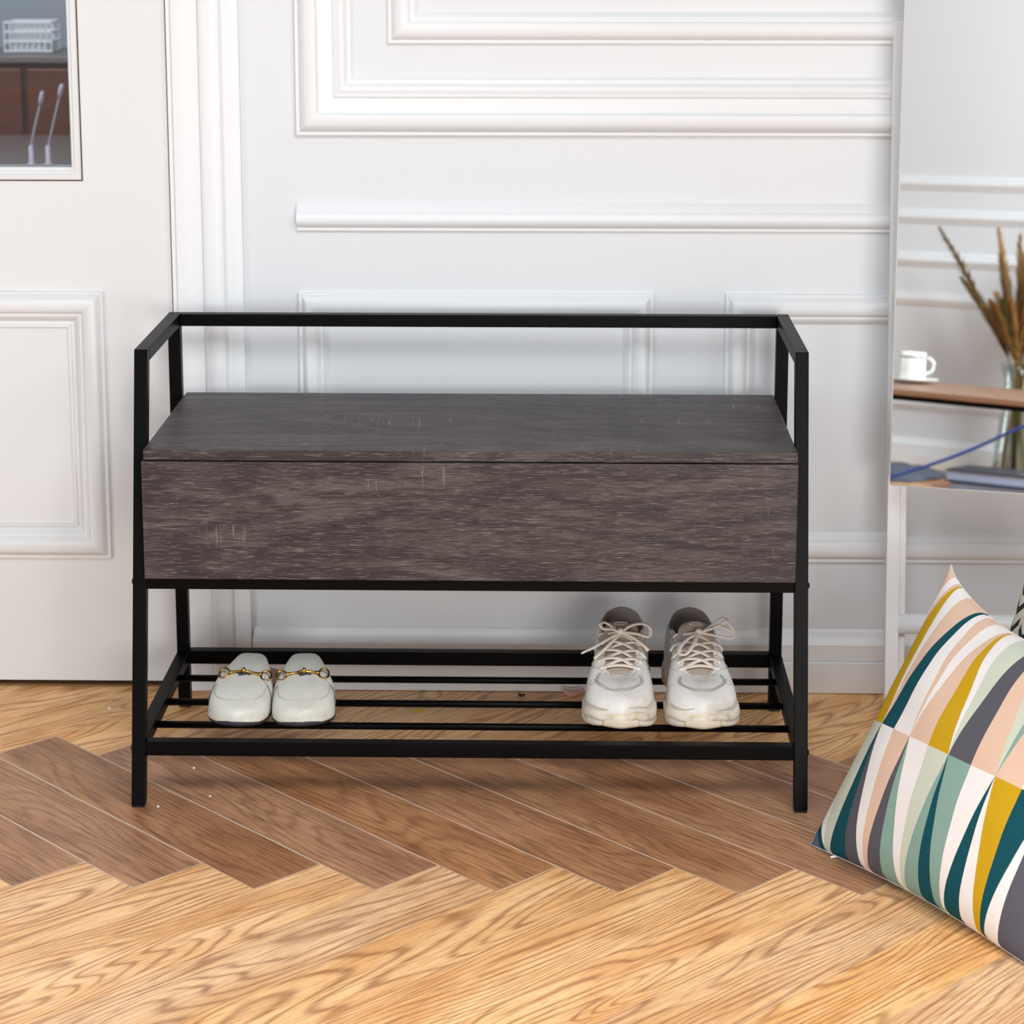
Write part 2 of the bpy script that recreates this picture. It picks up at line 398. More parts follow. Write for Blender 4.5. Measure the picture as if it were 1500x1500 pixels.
for (x, h, lean, lab) in ((-1.118, .155, .028, 'left of two pale slender stems standing on the grey table'), (-1.078, .172, .034, 'right of two pale slender stems standing on the grey table')):
    s_ = empty('candle_stem', (x, 2.15, 0.697), lab, 'ornament', 'pale stems behind the door glass')
    MB().lathe([(0, 0), (.018, 0), (.018, .004), (.006, .008), (.0055, .05), (0, .05)], (x, 2.15, .697), 16).build('base', M_stem, s_, smooth=True)
    MB().tube(smooth_pts([(x, 2.15, .74), (x+lean*.3, 2.15, .78), (x+lean, 2.15, .697+h)]), 0.0026, 8).build('stem', M_stem, s_, smooth=True)
    MB().tube([(x+lean*.92, 2.15, .697+h-.012), (x+lean, 2.15, .697+h), (x+lean*1.12, 2.15, .697+h+.018), (x+lean*1.18, 2.15, .697+h+.024)], [.003, .006, .0055, .001], 8).build('bud', M_stem, s_, smooth=True)

# ------------------------------------------------------------------ front wall (seen in the mirror)
FY = -4.1
struct(MB().box(-2.9, -0.32, FY-0.12, FY, 0, 2.7).build('wall_front', M_wall))
b = MB(); rail(b, -2.6, -0.42, 1.022, PROF_A, FY, 1); rail(b, -2.6, -0.42, 0.900, PROF_A, FY, 1); trim('trim_9', b)
b = MB(); rail(b, -2.6, -0.42, 0.742, PROF_A, FY, 1); trim('trim_10', b)
b = MB(); frame(b, -2.6, -0.42, 0.215, 0.645, PROF_A, FY, 1); trim('trim_11', b)
struct(shade(rail(MB(), -2.9, -0.32, 0.0015, [(d, h*1.2) for d, h in bb], FY, 1).build('baseboard_front', M_trim)))

# ------------------------------------------------------------------ storage bench
def make_bench():
    r = empty('storage_bench', (0, 0.2, 0), 'dark grey wood storage bench on a black metal frame, shoes on its lower rack', 'bench')
    H, T = 0.666, 0.020
    fy = lambda z: 0.132*z/H
    for sx in (-1, 1):
        x0, x1 = (-.5, -.48) if sx < 0 else (.48, .5)
        b = MB().hexa([(x0, 0, .004), (x1, 0, .004), (x1, T, .004), (x0, T, .004), (x0, fy(H), H), (x1, fy(H), H), (x1, fy(H)+T, H), (x0, fy(H)+T, H)])
        l = b.build('leg', M_black, r, bevel=.0012)
        MB().box(x0+.0006, x1-.0006, .0006, T-.0006, 0, .004).build('foot_cap', M_cap, l)
        l = MB().box(x0, x1, .42, .44, .004, H).build('leg', M_black, r, bevel=.0012)
        MB().box(x0+.0006, x1-.0006, .4206, .4394, 0, .004).build('foot_cap', M_cap, l)
        MB().box(x0, x1, fy(H)+T, .42, H-T, H).build('side_rail', M_black, r, bevel=.0012)
        MB().box(x0, x1, fy(.087)+T, .42, .077, .097).build('rack_side_bar', M_black, r, bevel=.0012)
        MB().box(x0, x1, fy(.326)+T, .42, .317, .335).build('seat_side_bar', M_black, r, bevel=.0012)
        for y, z in ((fy(.326)+.010, .326), (fy(.085)+.010, .084), (.43, .326), (.43, .087)):
            xo = sx*.5
            rows = [[(xo+sx*h, y+rr*math.cos(2*PI*k/14), z+rr*math.sin(2*PI*k/14)) for k in range(14)] for rr, h in ((.0052, 0), (.0050, .0012), (.0038, .0026), (.0012, .0032))]
            b = MB().grid(rows, True); b.f.append([42+k for k in range(14)]); b.build('bolt', M_cap, r, smooth=True)
    MB().box(-.48, .48, .42, .44, H-T, H).build('back_rail', M_black, r, bevel=.0012)
    MB().box(-.48, .48, fy(.326)-.0005, fy(.326)+.0185, .317, .335).build('seat_front_bar', M_black, r, bevel=.0012)
    MB().box(-.48, .48, .42, .44, .317, .335).build('seat_back_bar', M_black, r, bevel=.0012)
    MB().box(-.48, .48, fy(.085), fy(.085)+.019, .0745, .0965).build('rack_front_bar', M_black, r, bevel=.0012)
    MB().box(-.48, .48, .42, .44, .0755, .0985).build('rack_back_bar', M_black, r, bevel=.0012)
    for y in ROD_Y:
        MB().tube([(-.482, y, ROD_Z), (.482, y, ROD_Z)], .0056, 14).build('rack_rod', M_black, r, smooth=True)
    # box
    MB().box(-.4795, .4798, .0515, .0635, .3365, .5150).build('front_panel', M_bench, r, bevel=.0012)
    for x0, x1 in ((-.4770, -.4650), (.4650, .4770)):
        MB().box(x0, x1, .0640, .4180, .3365, .5125).build('side_panel', M_bench, r)
    MB().box(-.4650, .4650, .4060, .4180, .3365, .5125).build('back_panel', M_bench, r)
    MB().box(-.4650, .4650, .0640, .4060, .3365, .3460).build('bottom_panel', M_bench, r)
    MB().box(-.4765, .4790, .0545, .4440, .5165, .5320).build('lid', M_bench, r, bevel=.0010)
    return r
ROD_Y = (.1235, .2215, .331); ROD_Z = .0830
TOPZ = ROD_Z+.0056
bench = make_bench()

# ------------------------------------------------------------------ sneakers
M_leather = mat('white_leather', lin((232, 228, 220)), 0.42)
t = NT(M_leather); tc = t.node('ShaderNodeTexCoord').outputs['Object']
c = t.mix(t.ramp(t.noise(tc, 22, 4, 0.6), (0.45, 0.75)), lin((222, 219, 214)), lin((200, 192, 180)))
t.l.new(c, bs(M_leather).inputs['Base Color'])
t.l.new(t.bump(t.math('ADD', t.noise(tc, 260, 3), t.math('MULTIPLY', t.noise(tc, 45, 2), 1.5)), 0.18, 0.001), bs(M_leather).inputs['Normal'])
M_sole = mat('cream_sole', lin((220, 210, 190)), 0.5)
t = NT(M_sole); tc = t.node('ShaderNodeTexCoord').outputs['Object']
c = t.mix(t.ramp(t.noise(tc, 30, 4, 0.7), (0.42, 0.72)), lin((214, 206, 190)), lin((182, 165, 136)))
c = t.mix(t.ramp(t.noise(tc, 75, 3, 0.8), (0.66, 0.74)), c, lin((86, 66, 48)))
t.l.new(c, bs(M_sole).inputs['Base Color']); t.l.new(t.bump(t.noise(tc, 60, 3), 0.2, 0.002), bs(M_sole).inputs['Normal'])
M_bumper = mat('beige_rubber', lin((214, 200, 178)), 0.55)
M_lining = mat('grey_lining', lin((128, 118, 112)), 0.9)
M_tongue = mat('taupe_tongue', lin((158, 145, 133)), 0.8)
M_lace = mat('off_white_lace', lin((222, 210, 198)), 0.85)
t = NT(M_lace); tc = t.node('ShaderNodeTexCoord').outputs['Object']
t.l.new(t.bump(t.noise(tc, 1400, 2), 0.5, 0.0008), bs(M_lace).inputs['Normal'])
M_seam = mat('seam_line', lin((190, 184, 175)), 0.6)
M_line_d = mat('stitch_shadow', lin((168, 164, 158)), 0.8)

def outline(n, L, wt, wh, toe=1.0, bias=0.0):
    """closed plan curve of a shoe, toe at -y, heel at +y; n points starting at the toe tip"""
    ctl = [(0+bias*.6, -.5), (.30*wt+bias*.4, -.482), (.72*wt+bias*.3, -.435), (.97*wt, -.35), (1.0*wt, -.24), (.90*wt, -.10), (.80*wh+.0*wt, .06), (.86*wh, .22), (.98*wh, .36), (.72*wh, .455), (.30*wh, .492), (0, .5),
           (-.30*wh, .492), (-.72*wh, .455), (-.98*wh, .36), (-.90*wh, .22), (-.86*wh, .06), (-.92*wt, -.10), (-1.0*wt, -.24), (-.95*wt+bias*.1, -.35), (-.68*wt+bias*.3, -.435), (-.28*wt+bias*.4, -.482)]
    pts = smooth_pts([(x, y*L, 0) for x, y in ctl], 8, True)
    # resample
    N = len(pts); ln = [0]
    for i in range(N): ln.append(ln[-1]+(pts[(i+1) % N]-pts[i]).length)
    out = []; j = 0
    for i in range(n):
        s_ = ln[-1]*i/n
        while ln[j+1] < s_: j += 1
        f = (s_-ln[j])/(ln[j+1]-ln[j]); out.append(pts[j].lerp(pts[(j+1) % N], f))
    return out

def make_sneaker(pos, rz, side, label, bow):
    """side=+1: shoe whose outer (little-toe) edge is on +x in the photo"""
    r = empty('sneaker', pos, label, 'shoe', 'pair of white chunky sneakers on the rack')
    M_ = Matrix.Rotation(rz, 3, 'Z')
    def W(p): v = M_ @ Vector(p); return (v.x+pos[0], v.y+pos[1], v.z+pos[2])
    L = .272; N = 120
    ol = outline(N, L, .0545, .045, bias=-side*.006)
    # sole: side profile with toe spring, flared bottom, wavy top edge
    def lift(y): return .0035+.012*max(0, (-y/L-.30)/.2)**2
    def stop(p, k): return .030+.008*max(0, p.y/L+.1)+.0035*math.sin(k*2*PI/N*9)*(0.4 if abs(p.x) < .02 else 1)
    rows = []
    lev = [(0.0, .86), (0.0, .955), (.06, 1.0), (.18, 1.045), (.34, 1.035), (.44, 1.02), (.50, 1.045), (.66, 1.05), (.84, 1.02), (.97, .985), (1.0, .955), (1.0, .90)]
    for f, sc_ in lev:
        row = []
        for k, p in enumerate(ol):
            z0 = lift(p.y)-.0035; z1 = stop(p, k)
            tilt = 1+(sc_-1)*(1.0)
            row.append(W((p.x*tilt, p.y*(1+(sc_-1)*.45), z0+(z1-z0)*f)))
        rows.append(row)
    b = MB().grid(rows, True); b.f.append(list(range(N))[::-1]); b.f.append([len(rows)*N-N+k for k in range(N)])
    b.build('sole', M_sole, r, smooth=True)
    # facets on the flared side of the sole
    for sgn in (-1, 1):
        for (y0, y1, z0, z1) in ((-.092, -.062, .010, .026), (-.05, -.005, .010, .024), (.02, .07, .012, .028)):
            xs = lambda y: sgn*(max(abs(p.x) for p in ol if abs(p.y-y) < .004)*1.045+.0005)
            m = MB(); vs = [(xs(y0), y0, z0), (xs(y1), y1, z0+.002), (xs(y1)*.99, y1+.006, z1), (xs((y0+y1)/2)*.995, (y0+y1)/2, z0+.009)]
            inn = [(x-sgn*.004, y, z) for x, y, z in vs]
            m.hexa([W(p) for p in inn]+[W(p) for p in vs]).build('sole_facet', M_bumper, r, bevel=.0015)
    # toe bumper
    rows = []
    for i in range(9):
        v = i/8; row = []
        for j in range(17):
            u = (j-8)/8
            idx = u*5.2
            a = ol[int(math.floor(idx)) % N]; c_ = ol[(int(math.floor(idx))+1) % N]; p = a.lerp(c_, idx-math.floor(idx))
            hh = .010+.030*v*(1-.45*abs(u)**2.5)
            f = 1.035+.022*math.sin(PI*min(1, v*1.1))-.10*v**2.2
            row.append(W((p.x*f, p.y*(1+(f-1)*.6)+.006*v**3, hh)))
        rows.append(row)
    MB().grid(rows).build('toe_bumper', M_bumper, r, smooth=True, solid=.004)
    # upper
    op = []          # opening curve: throat slot + collar
    slot_y = -.050
    oh = [(.014, slot_y+.001, .065), (.0215, slot_y+.012, .069), (.0245, -.015, .078), (.0255, .010, .086), (.0285, .036, .095), (.0335, .062, .098), (.0355, .088, .090), (.0340, .110, .094), (.023, .1245, .107)]
    octl = [(0, slot_y, .064)]+oh+[(0, .130, .113)]+[(-x, y, z) for x, y, z in oh[::-1]]
    oc = smooth_pts(octl, 10, True)
    def respread(pts, ref):
        # parametrise both curves by matching toe/side/heel quarters
        n_ = len(pts); out = []
        for k in range(N): f = k/N*n_; i = int(f); out.append(pts[i % n_].lerp(pts[(i+1) % n_], f-i))
        return out
    oc = respread(oc, ol)
    def upper(k, v):
        p = ol[k]; q = oc[k]
        zb = stop(p, 0)*.86
        ph = v*PI/2
        g = math.sin(ph)**.86; f = 1-math.cos(ph)**1.05
        toe = max(0, min(1, (-p.y/L-.12)/.3))
        f = f*(1-.15*toe*(1-v))
        x = p.x*.975*(1-f)+q.x*f; y = (p.y*.985)*(1-f)+q.y*f; z = zb*(1-g)+q.z*g
        # soft creases behind the toe box
        cr = math.exp(-((y+.062)/.012)**2)*.0012*math.sin(y*900+x*90)
        z += cr*v
        return Vector((x, y, z))
    rows = [[W(upper(k, i/18)) for k in range(N)] for i in range(19)]
    # padded rim, then the inner wall
    rim = []
    for dz, off in ((.0015, .0012), (.0012, .0035), (-.003, .0055)):
        rim.append([W((q.x*(1-off/.03), q.y-(off if q.y > .05 else -off)*(.5), q.z+dz)) for q in oc])
    up = MB().grid(rows+rim[:1], True); up.build('upper', M_leather, r, smooth=True)
    inner = [rim[0]]+rim[1:]
    for f in (.35, .7, 1.0):
        inner.append([W((q.x*(1-.0055/.03)*(1+.06*f), (q.y-.003 if q.y > .05 else q.y+.003)*(1 if q.y < 0 else 1), (q.z-.003)*(1-f)+.034*f)) for q in oc])
    b = MB().grid(inner, True); b.f.append([len(inner)*N-N+k for k in range(N)]); b.build('lining', M_lining, r, smooth=True)
    # tongue
    rows = []
    for i in range(15):
        v = i/14; y = slot_y-.004+v*.092; zc = .064+v*.036+(.020*max(0, v-.68)/.32)+.004*math.sin(v*PI)
        hw = .0225+.004*v+(.003*math.sin(min(1, max(0, v-.6)/.4)*PI*.8))
        if v > .93: hw *= .80
        elif v > .85: hw *= .95
        row = []
        for j in range(13):
            u = (j-6)/6
            row.append(W((u*hw, y+.006*(1-u*u)*(v > .6)*(v-.6)*2-.004*abs(u)*v, zc+.006*(1-u*u)-.004)))
        rows.append(row)
    tg = MB().grid(rows).build('tongue', M_tongue, r, smooth=True, solid=.005)
    e_ = [(.010*math.cos(a), 0, .0032*math.sin(a)) for a in [2*PI*k/24 for k in range(24)]]
    MB().tube([W((x, slot_y+.083+.002*abs(x/.01), .1185-.0+z*.6-abs(x)*.08)) for x, y, z in e_], .0007, 6, closed=True).build('tongue_mark', M_seam, tg, smooth=True)
    # eyestay panels beside the throat
    def surf(x, y):
        """top surface of the upper near (x, y) by search"""
        best = None
        for k in range(N):
            if (ol[k].x > 0) != (x > 0): continue
            for i in range(2, 19):
                p = upper(k, i/18); d = (p.x-x)**2+(p.y-y)**2
                if best is None or d < best[0]: best = (d, p)
        return best[1]
    def line_on(pts, rad, name, m, parent=r, off=.0004, closed=False):
        out = []
        for x, y in pts:
            p = surf(x, y); out.append(W((x, y, p.z+off)))
        return MB().tube(smooth_pts(out, 5, closed), rad, 6, closed=closed).build(name, m, parent, smooth=True)
    s_ = side
    # toe-cap seam (double) and vamp edge
    line_on([(-.030, -.060), (-.033, -.078), (-.024, -.090), (-.012, -.099), (0, -.101), (.012, -.099), (.024, -.090), (.033, -.078), (.030, -.060)], .0011, 'vamp_seam', M_line_d)
    line_on([(-.0335, -.062), (-.0355, -.079), (-.026, -.0925), (-.013, -.102), (0, -.104), (.013, -.102), (.026, -.0925), (.0355, -.079), (.0335, -.062)], .0008, 'vamp_seam', M_line_d)
    line_on([(-.024, -.056), (-.012, -.060), (0, -.061), (.012, -.060), (.024, -.056)], .0008, 'vamp_seam', M_line_d)
    for hx, hy in ((-.009, -.070), (0, -.072), (.009, -.070), (-.0045, -.079), (.0045, -.079)):
        p = surf(hx+1e-4, hy); MB().lathe([(0, .0004), (.0007, .0004), (.0009, 0)], W((hx, hy, p.z)), 8).build('vent_hole', M_line_d, r)
    # round embossed badge on the outer side, wavy overlays
    cx, cy = s_*.0405, -.076
    line_on([(cx+.0042*math.cos(a), cy+.0052*math.sin(a)) for a in [2*PI*k/10 for k in range(10)]], .0008, 'side_badge', M_line_d, closed=True)
    for sg in (-1, 1):
        line_on([(sg*.050, -.098), (sg*.044, -.112), (sg*.030, -.122), (sg*.016, -.127)], .0009, 'overlay_seam', M_seam)
        line_on([(sg*.0245, -.052), (sg*.034, -.048), (sg*.041, -.040), (sg*.043, -.020), (sg*.040, .002)], .0011, 'overlay_seam', M_seam)
        line_on([(sg*.028, -.030), (sg*.037, -.022), (sg*.039, -.004), (sg*.034, .010), (sg*.037, .028)], .0013, 'overlay_seam', M_seam)
        line_on([(sg*.027, .012), (sg*.033, .022), (sg*.035, .045), (sg*.037, .07)], .0011, 'overlay_seam', M_seam)
    # laces: a straight bar, then criss-cross
    ey = [(-.043, .0250, .0720), (-.026, .0265, .0775), (-.008, .0280, .0850), (.011, .0292, .0920), (.031, .0310, .0990)]
    lc = MB()
    crest = lambda y: .074+(y+.05)*.42
    y, hx, z = ey[0]
    lc.tube(smooth_pts([W((-hx-.004, y, z-.004)), W((-hx+.002, y, z+.001)), W((0, y, z+.0045)), W((hx-.002, y, z+.001)), W((hx+.004, y, z-.004))], 5), .0046, 8, flat=.42)
    for i in range(len(ey)-1):
        for sg in (-1, 1):
            y0, h0, z0 = ey[i]; y1, h1, z1 = ey[i+1]
            up_ = .0045 if sg > 0 else .0022
            lc.tube(smooth_pts([W((sg*(h0+.001), y0+.001, z0-.002)), W((sg*(h0-.006), y0+.003, z0+.003)), W((0, (y0+y1)/2, (z0+z1)/2+.0045+up_)), W((-sg*(h1-.004), y1-.002, z1+.004)), W((-sg*(h1+.003), y1, z1-.002))], 5), .0045, 8, flat=.42)
    lace = lc.build('laces', M_lace, r, smooth=True)
    for i, (y, hx, z) in enumerate(ey[:4]):
        for sg in (-1, 1):
            MB().tube(smooth_pts([W((sg*(hx+.012), y-.001, z-.010)), W((sg*(hx+.006), y, z-.0015)), W((sg*(hx-.001), y+.001, z+.0005)), W((sg*(hx-.003), y+.001, z-.003))], 4), .0042, 8, flat=.45).build('eyelet_loop', M_leather, r, smooth=True)
    # bow
    kx, ky, kz = bow['knot']
    bw = MB()
    bw.tube([W((kx-.005, ky, kz)), W((kx-.002, ky, kz+.001)), W((kx+.002, ky, kz+.001)), W((kx+.005, ky, kz))], [.003, .0060, .0060, .003], 10)
    for loop in bow['strands']:
        bw.tube(smooth_pts([W((kx+a, ky+b_, kz+c_)) for a, b_, c_ in loop], 7), .0035, 8, flat=.55)
    bw.build('bow', M_lace, r, smooth=True)
    for e in bow['tips']:
        p0_, p1_ = e
        MB().tube([W((kx+p0_[0], ky+p0_[1], kz+p0_[2])), W((kx+p1_[0], ky+p1_[1], kz+p1_[2]))], .0017, 8).build('aglet', M_leather, r, smooth=True)
    for sg in (-1, 1):   # laces from the top eyelets to the knot
        MB().tube(smooth_pts([W((sg*.028, .030, .097)), W((sg*.018, .024, .104)), W((kx+sg*.004, ky, kz))], 6), .0036, 8, flat=.6).build('lace_end', M_lace, r, smooth=True)
    return r
bow_l = dict(knot=(0.0, .014, .110), strands=[
    [(0, 0, 0), (.016, .004, .010), (.034, .008, .012), (.046, .004, .006), (.043, -.006, -.004), (.026, -.006, .000), (.004, -.001, .001)],
    [(0, 0, 0), (-.014, -.004, .006), (-.027, -.008, .008), (-.032, -.004, .014), (-.024, .004, .014), (-.008, .002, .004)],
    [(0, 0, 0), (.018, -.010, -.004), (.034, -.020, -.012), (.044, -.026, -.020)],
    [(0, 0, 0), (-.018, -.014, -.006), (-.036, -.024, -.014), (-.050, -.030, -.020)],
    [(0, 0, 0), (-.014, -.020, -.010), (-.030, -.034, -.022), (-.040, -.040, -.030)]],
    tips=[((-.050, -.030, -.020), (-.060, -.034, -.024))])
bow_r = dict(knot=(.004, .014, .110), strands=[
    [(0, 0, 0), (-.016, -.012, -.004), (-.030, -.026, -.012), (-.034, -.038, -.020), (-.024, -.042, -.020), (-.012, -.030, -.010), (-.002, -.004, 0)],
    [(0, 0, 0), (.018, .004, .006), (.038, .008, .006), (.054, .004, -.002), (.050, -.004, -.008), (.030, -.004, -.004), (.004, -.001, 0)],
    [(0, 0, 0), (.020, .002, .006), (.034, .002, .012)],
    [(0, 0, 0), (.020, .010, .008), (.040, .016, .018), (.052, .010, .006), (.058, .004, -.004)]],
    tips=[((.034, .002, .012), (.046, .002, .019))])
make_sneaker((.2285, .2170, TOPZ+.0004), math.radians(-2.5), -1, 'white chunky lace-up sneaker, left one of the pair on the rack', bow_l)
make_sneaker((.3475, .2170, TOPZ+.0004), math.radians(2.5), 1, 'white chunky lace-up sneaker, right one of the pair, nearest the bench leg', bow_r)

# ------------------------------------------------------------------ backless loafers
M_mule = mat('cream_leather', lin((233, 232, 222)), 0.40)
t = NT(M_mule); tcn = t.node('ShaderNodeTexCoord'); tc = tcn.outputs['Object']
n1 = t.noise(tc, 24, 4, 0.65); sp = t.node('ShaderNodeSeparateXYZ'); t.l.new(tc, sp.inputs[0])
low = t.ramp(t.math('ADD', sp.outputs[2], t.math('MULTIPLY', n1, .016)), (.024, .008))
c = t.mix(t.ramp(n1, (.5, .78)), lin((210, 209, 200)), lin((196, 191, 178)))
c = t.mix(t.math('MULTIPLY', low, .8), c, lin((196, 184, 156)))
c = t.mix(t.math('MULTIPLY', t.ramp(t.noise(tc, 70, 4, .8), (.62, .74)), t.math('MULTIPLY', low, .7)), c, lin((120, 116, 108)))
t.l.new(c, bs(M_mule).inputs['Base Color'])
t.l.new(t.bump(t.math('ADD', t.noise(tc, 50, 3), t.math('MULTIPLY', t.noise(tc, 400, 2), .3)), .12, .001), bs(M_mule).inputs['Normal'])
M_brass = mat('antique_brass', lin((176, 134, 62)), 0.28, 1.0)
t = NT(M_brass); tc = t.node('ShaderNodeTexCoord').outputs['Object']
t.l.new(t.mix(t.ramp(t.noise(tc, 120, 3), (.4, .7)), lin((186, 144, 70)), lin((96, 66, 28))), bs(M_brass).inputs['Base Color'])
M_tan = mat('tan_footbed', lin((196, 160, 132)), 0.7)
M_msole = mat('dark_mule_sole', lin((44, 44, 52)), 0.6)
M_stitch = mat('apron_stitch', lin((186, 184, 172)), 0.7)
def make_mule(pos, rz, side, label):
    r = empty('loafer_mule', pos, label, 'shoe', 'pair of white backless loafers on the rack')
    M_ = Matrix.Rotation(rz, 3, 'Z')
    def W(p): v = M_ @ Vector(p); return (v.x+pos[0], v.y+pos[1], v.z+pos[2])
    L = .256; N = 96
    ol = outline(N, L, .0485, .034, bias=-side*.010)
    rows = [[W((p.x*s_, p.y*(1+(s_-1)*.5), z+.004*max(0, (-p.y/L-.36)/.14)**2)) for p in ol] for z, s_ in ((0, .93), (0, .97), (.002, .995), (.006, 1.0), (.0075, .985))]
    b = MB().grid(rows, True); b.f.append(list(range(N))[::-1]); b.f.append([4*N+k for k in range(N)]); b.build('sole', M_msole, r, smooth=True)
    rows = [[W((p.x*.95, p.y*.97, z+.004*max(0, (-p.y/L-.36)/.14)**2)) for p in ol] for z in (.0075, .010)]
    b = MB().grid(rows, True); b.f.append([N+k for k in range(N)]); b.build('footbed', M_tan, r, smooth=True)
    # heel block
    # vamp: arcs across, from the toe back to the throat
    hw = lambda y: max([abs(p.x) for p in ol if abs(p.y-y) < .0035] or [.0])
    xs_at = {}
    def sides(y):
        a = [p for p in ol if p.x > 0]; c_ = [p for p in ol if p.x <= 0]
        def itp(pts):
            pts = sorted(pts, key=lambda p: p.y)
            if y <= pts[0].y: return pts[0].x
            for i in range(len(pts)-1):
                if pts[i].y <= y <= pts[i+1].y:
                    f = (y-pts[i].y)/max(1e-9, pts[i+1].y-pts[i].y); return pts[i].x+(pts[i+1].x-pts[i].x)*f
            return pts[-1].x
        return itp(c_), itp(a)
    y_toe = min(p.y for p in ol)
    def vamp(v, th):
        """v 0 toe .. 1 throat; th 0..pi across"""
        s1 = math.sin(th)
        yc = y_toe*.992+(v**1.6)*(.112+.046*s1**.45)
        xl, xr = sides(max(y_toe+.0002, y_toe+(v**1.6)*.135))
        if v == 0: xl = xr = (xl+xr)/2
        h = .005+.027*(1-(1-min(1, v*1.6))**2)**.5+.029*max(0, v-.30)/.7
        mid = (xl+xr)/2; w_ = (xr-xl)/2
        fx = math.cos(th); fx = math.copysign(abs(fx)**(.86-.40*v), fx)
        x = mid+w_*1.0*fx*(1+.03*math.sin(th*2)**2)
        z = .006+(h)*s1**(.72-.20*v)
        narrow = 1-.06*v*s1
        return Vector((mid+(x-mid)*narrow, yc, z))
    vv = [0, .03, .07, .12, .18, .25, .33, .42, .5, .58, .66, .74, .82, .9, .96, 1.0]
    J = 33
    rows = [[W(vamp(v, PI*j/(J-1))) for j in range(J)] for v in vv]
    va = MB().grid(rows).build('vamp', M_mule, r, smooth=True, solid=.0022, sub=1)
    def onv(pts, off): 
        out = []
        for v, th in pts:
            p = vamp(v, th); e = .01
            n_ = (vamp(v, th+e)-vamp(v, th-e)).cross(vamp(min(1, v+e), th)-vamp(v-e, th)); n_.normalize()
            if n_.z < 0: n_ = -n_
            p = p+n_*off; out.append(W(p))
        return out
    # U-shaped apron seam
    pts = []
    for k in range(25):
        a = PI*k/24
        pts.append((.64-.32*math.sin(a)**.6, PI/2+math.cos(a)*.80))
    MB().tube(smooth_pts(onv(pts, .0002), 3), .0007, 6).build('apron_seam', M_stitch, r, smooth=True)
    # saddle strap from the bit down to each side
    for sg in (-1, 1):
        rows = []
        for k in range(9):
            f = k/8; th = PI/2-sg*(.56+.86*f)
            rows.append([tuple(Vector(q)) for q in onv([(.72-.06*f+.065*u, th) for u in (-1, -.5, 0, .5, 1)], .0012)])
        MB().grid(rows).build('strap', M_mule, r, smooth=True, solid=.0012)
        MB().tube(smooth_pts(onv([(.66-.06*k/8, PI/2-sg*(.56+.86*k/8)) for k in range(9)], .0006), 3), .0009, 6).build('strap_edge', M_line_dark, r, smooth=True)
    # horse-bit: two rings and two tapered bars joined in the middle
    bit = MB()
    C0 = Vector(onv([(.715, PI/2)], .0050)[0])
    Lp = Vector(onv([(.715, PI/2+(.44 if side < 0 else .56))], .0034)[0]); Rp = Vector(onv([(.715, PI/2-(.44 if side > 0 else .56))], .0034)[0])
    for E_ in (Lp, Rp):
        dr = (E_-C0).normalized(); nrm = Vector((0, -.55, .83)); up_ = nrm.cross(dr).normalized()
        cpt = E_+dr*.001
        bit.tube([cpt+dr*.0078*math.cos(a)+up_*.0092*math.sin(a) for a in [2*PI*k/24 for k in range(24)]], .0017, 8, closed=True, up=nrm)
        q = [C0, C0+dr*.004, C0.lerp(E_, .45), E_-dr*.010, E_-dr*.006]
        bit.tube(q, [.0034, .0022, .0017, .0028, .0040], 10)
    bit.tube([C0+Vector((0, -.003, -.003)), C0+Vector((0, -.001, .0015)), C0+Vector((0, .003, .004))], [.0015, .0042, .0015], 10)
    bit.build('metal_bit', M_brass, r, smooth=True)
    m = MB(); pts = []
    for k in range(10):
        a = 2*PI*k/10; rr = .0075 if k % 2 == 0 else .0035
        pts.append(Vector(onv([(.715+math.sin(a)*rr*5.5, PI/2+math.cos(a)*rr*16)], .0010)[0]))
    m.v = [tuple(p) for p in pts]+[tuple(Vector(onv([(.715, PI/2)], .0016)[0]))]; m.f = [[k, (k+1) % 10, 10] for k in range(10)]
    m.build('star_patch', mat('dark_star', lin((70, 74, 88)), 0.6), r, solid=.0006)
    return r
M_line_dark = mat('strap_gap', lin((70, 66, 58)), 0.8)
make_mule((-.3520, .2190, TOPZ), math.radians(-4.5), -1, 'white backless loafer with brass bit, left one of the pair on the rack')
make_mule((-.2640, .2200, TOPZ), math.radians(4.0), 1, 'white backless loafer with brass bit, right one with scuffed toe')

# ------------------------------------------------------------------ bits on the floor
def petal(pos, rx, ry, m, name, label, cat, h=.012, rz=0.0):
    rows = []
    for i in range(7):
        u = i/6; row = []
        for j in range(9):
            v = (j-4)/4; wv = math.sin(PI*min(.96, u*.9+.08))**.6
            x, y = (u-.5)*2*rx, v*ry*wv
            row.append((pos[0]+x*math.cos(rz)-y*math.sin(rz), pos[1]+x*math.sin(rz)+y*math.cos(rz), pos[2]+.0012+h*(v*v*.7+abs(u-.5)**2*1.6)))
        rows.append(row)
    return tag(MB().grid(rows).build(name, m, smooth=True, solid=.0008, sub=1), label, cat)
M_petal = mat('pink_petal', lin((222, 178, 178)), 0.6)
t = NT(M_petal); tc = t.node('ShaderNodeTexCoord').outputs['Object']
t.l.new(t.mix(t.ramp(t.noise(tc, 60, 2), (.4, .65)), lin((204, 146, 150)), lin((232, 208, 200))), bs(M_petal).inputs['Base Color'])
petal((.158, .484, 0), .018, .012, M_petal, 'petal', 'pink flower petal lying against the baseboard beside the left sneaker', 'petal', .014, .2)
petal((-.0968, .406, 0), .0135, .0035, mat('yellow_leaf', lin((204, 176, 24)), 0.6), 'leaf_scrap', 'thin yellow leaf scrap on the floor under the rack', 'leaf', .002, .3)
petal((.0704, .4776, 0), .006, .004, mat('brown_crumb', lin((70, 42, 28)), 0.8), 'dried_leaf_crumb', 'small dark brown crumb on the floor near the baseboard', 'debris', .006, .0)
